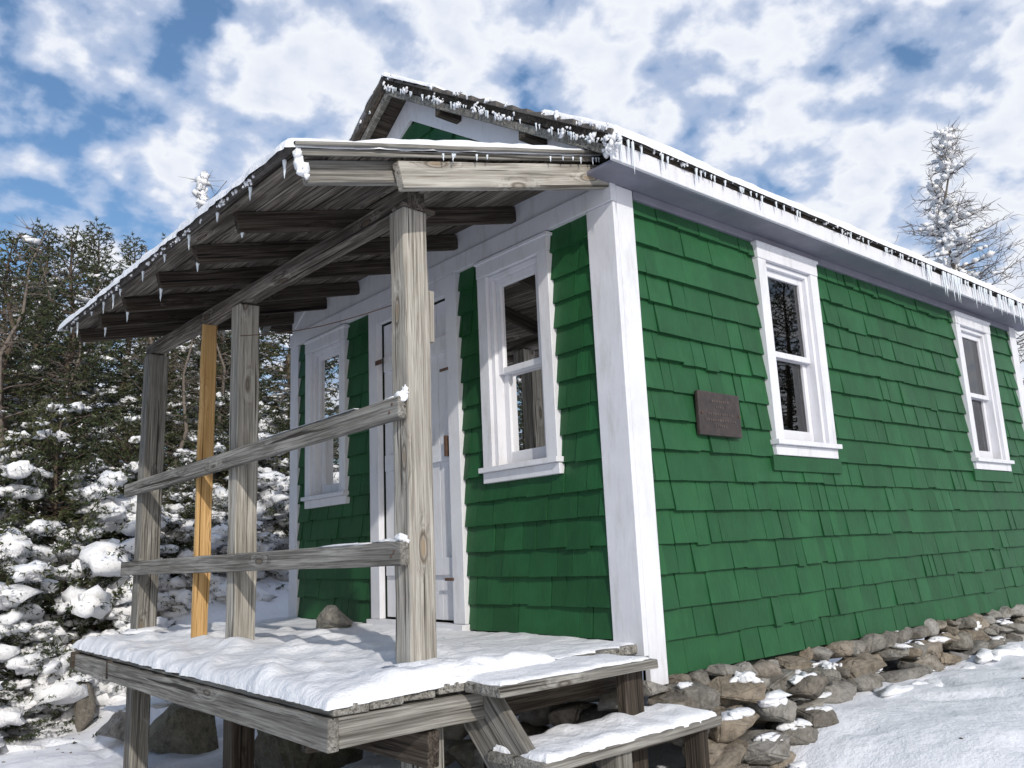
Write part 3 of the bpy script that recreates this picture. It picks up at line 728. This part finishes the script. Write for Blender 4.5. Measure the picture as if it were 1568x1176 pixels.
# ------------------------------------------------------------------ world / light / camera
SUN_EL=math.radians(28); sd=Vector((-.38,-.925,0)).normalized()
w=bpy.data.worlds.new('World');scene.world=w;w.use_nodes=True;nt=w.node_tree;bg=nt.nodes['Background'];bg.inputs[1].default_value=.1
sky=N(nt,'ShaderNodeTexSky');sky.sky_type='NISHITA';sky.sun_disc=False;sky.sun_elevation=SUN_EL
sky.sun_rotation=math.atan2(sd.x,sd.y)
tc=N(nt,'ShaderNodeTexCoord');sp=N(nt,'ShaderNodeSeparateXYZ');L(nt,tc.outputs['Generated'],sp.inputs[0])
def mth(op,a,b_=None):
    q=N(nt,'ShaderNodeMath',operation=op)
    for i,v in enumerate((a,b_)):
        if v is None: continue
        if hasattr(v,'links'): L(nt,v,q.inputs[i])
        else: q.inputs[i].default_value=v
    return q.outputs[0]
zc=mth('ADD',mth('MAXIMUM',sp.outputs[2],0.0),.40)
cb=N(nt,'ShaderNodeCombineXYZ');L(nt,mth('DIVIDE',sp.outputs[0],zc),cb.inputs[0]);L(nt,mth('DIVIDE',sp.outputs[1],zc),cb.inputs[1])
def off(o,s=(1,1,1)):
    mp=N(nt,'ShaderNodeMapping');mp.inputs['Location'].default_value=o;mp.inputs['Scale'].default_value=s;L(nt,cb.outputs[0],mp.inputs[0]);return mp.outputs[0]
n1=noi(nt,off((3.1,1.7,0)),8.5,7,.52,.1,'2D'); n2=noi(nt,off((4.3,6.1,0)),2.2,2,.5,0,'2D')
wv=N(nt,'ShaderNodeTexNoise');wv.noise_dimensions='2D';wv.inputs['Scale'].default_value=8;wv.inputs['Detail'].default_value=5;L(nt,off((2,8,0)),wv.inputs['Vector'])
wa=N(nt,'ShaderNodeVectorMath',operation='MULTIPLY_ADD');L(nt,wv.outputs['Color'],wa.inputs[0]);wa.inputs[1].default_value=(.25,.25,0);L(nt,off((0,0,0)),wa.inputs[2])
vo=N(nt,'ShaderNodeTexVoronoi');vo.voronoi_dimensions='2D';vo.feature='SMOOTH_F1';vo.inputs['Scale'].default_value=9.5;vo.inputs['Smoothness'].default_value=.8;L(nt,wa.outputs[0],vo.inputs['Vector'])
puff=mth('SUBTRACT',.80,vo.outputs['Distance'])
dens=mth('ADD',mth('MULTIPLY',n1,.66),mth('MULTIPLY',puff,.32))
dens=mth('ADD',dens,mth('MULTIPLY',mth('SUBTRACT',n2,.5),.34))
dens=mth('ADD',dens,mth('MULTIPLY',mth('SUBTRACT',sp.outputs[0],.12),.20))
mask=ramp(nt,dens,[(.36,.12),(.47,.66),(.59,1)],'EASE')
cc=ramp(nt,dens,[(.42,(5.0,6.1,8.3)),(.52,(6.6,7.3,8.9)),(.61,(8.9,9.2,9.8)),(.70,(8.2,8.6,9.5)),(.80,(6.8,7.4,8.7))])
hs=N(nt,'ShaderNodeHueSaturation');hs.inputs['Saturation'].default_value=1.3;hs.inputs['Value'].default_value=1.35;L(nt,sky.outputs[0],hs.inputs['Color'])
L(nt,mix(nt,mask,hs.outputs[0],cc),bg.inputs[0])
sun=bpy.data.lights.new('sun','SUN');sun.energy=2.8;sun.angle=math.radians(1.0);sun.color=(1,.95,.87)
so=bpy.data.objects.new('sun',sun);col.objects.link(so)
dv=Vector((sd.x*math.cos(SUN_EL),sd.y*math.cos(SUN_EL),math.sin(SUN_EL)));so.rotation_euler=dv.to_track_quat('Z','Y').to_euler()
cam=bpy.data.cameras.new('camera');co=bpy.data.objects.new('camera',cam);col.objects.link(co)
F=Vector((.6401,.7431,.1948)).normalized();R=Vector((.7625,-.6456,-.0425));R=(R-F*R.dot(F)).normalized();U=R.cross(F)
M=Matrix((R,U,-F)).transposed().to_4x4();M.translation=Vector((-2.877,-2.541,.571));co.matrix_world=M
cam.lens=36*1282.8/1568;cam.sensor_width=36;cam.clip_end=2000;cam.clip_start=.05
scene.camera=co
scene.view_settings.view_transform='Standard';scene.view_settings.look='None';scene.view_settings.exposure=0
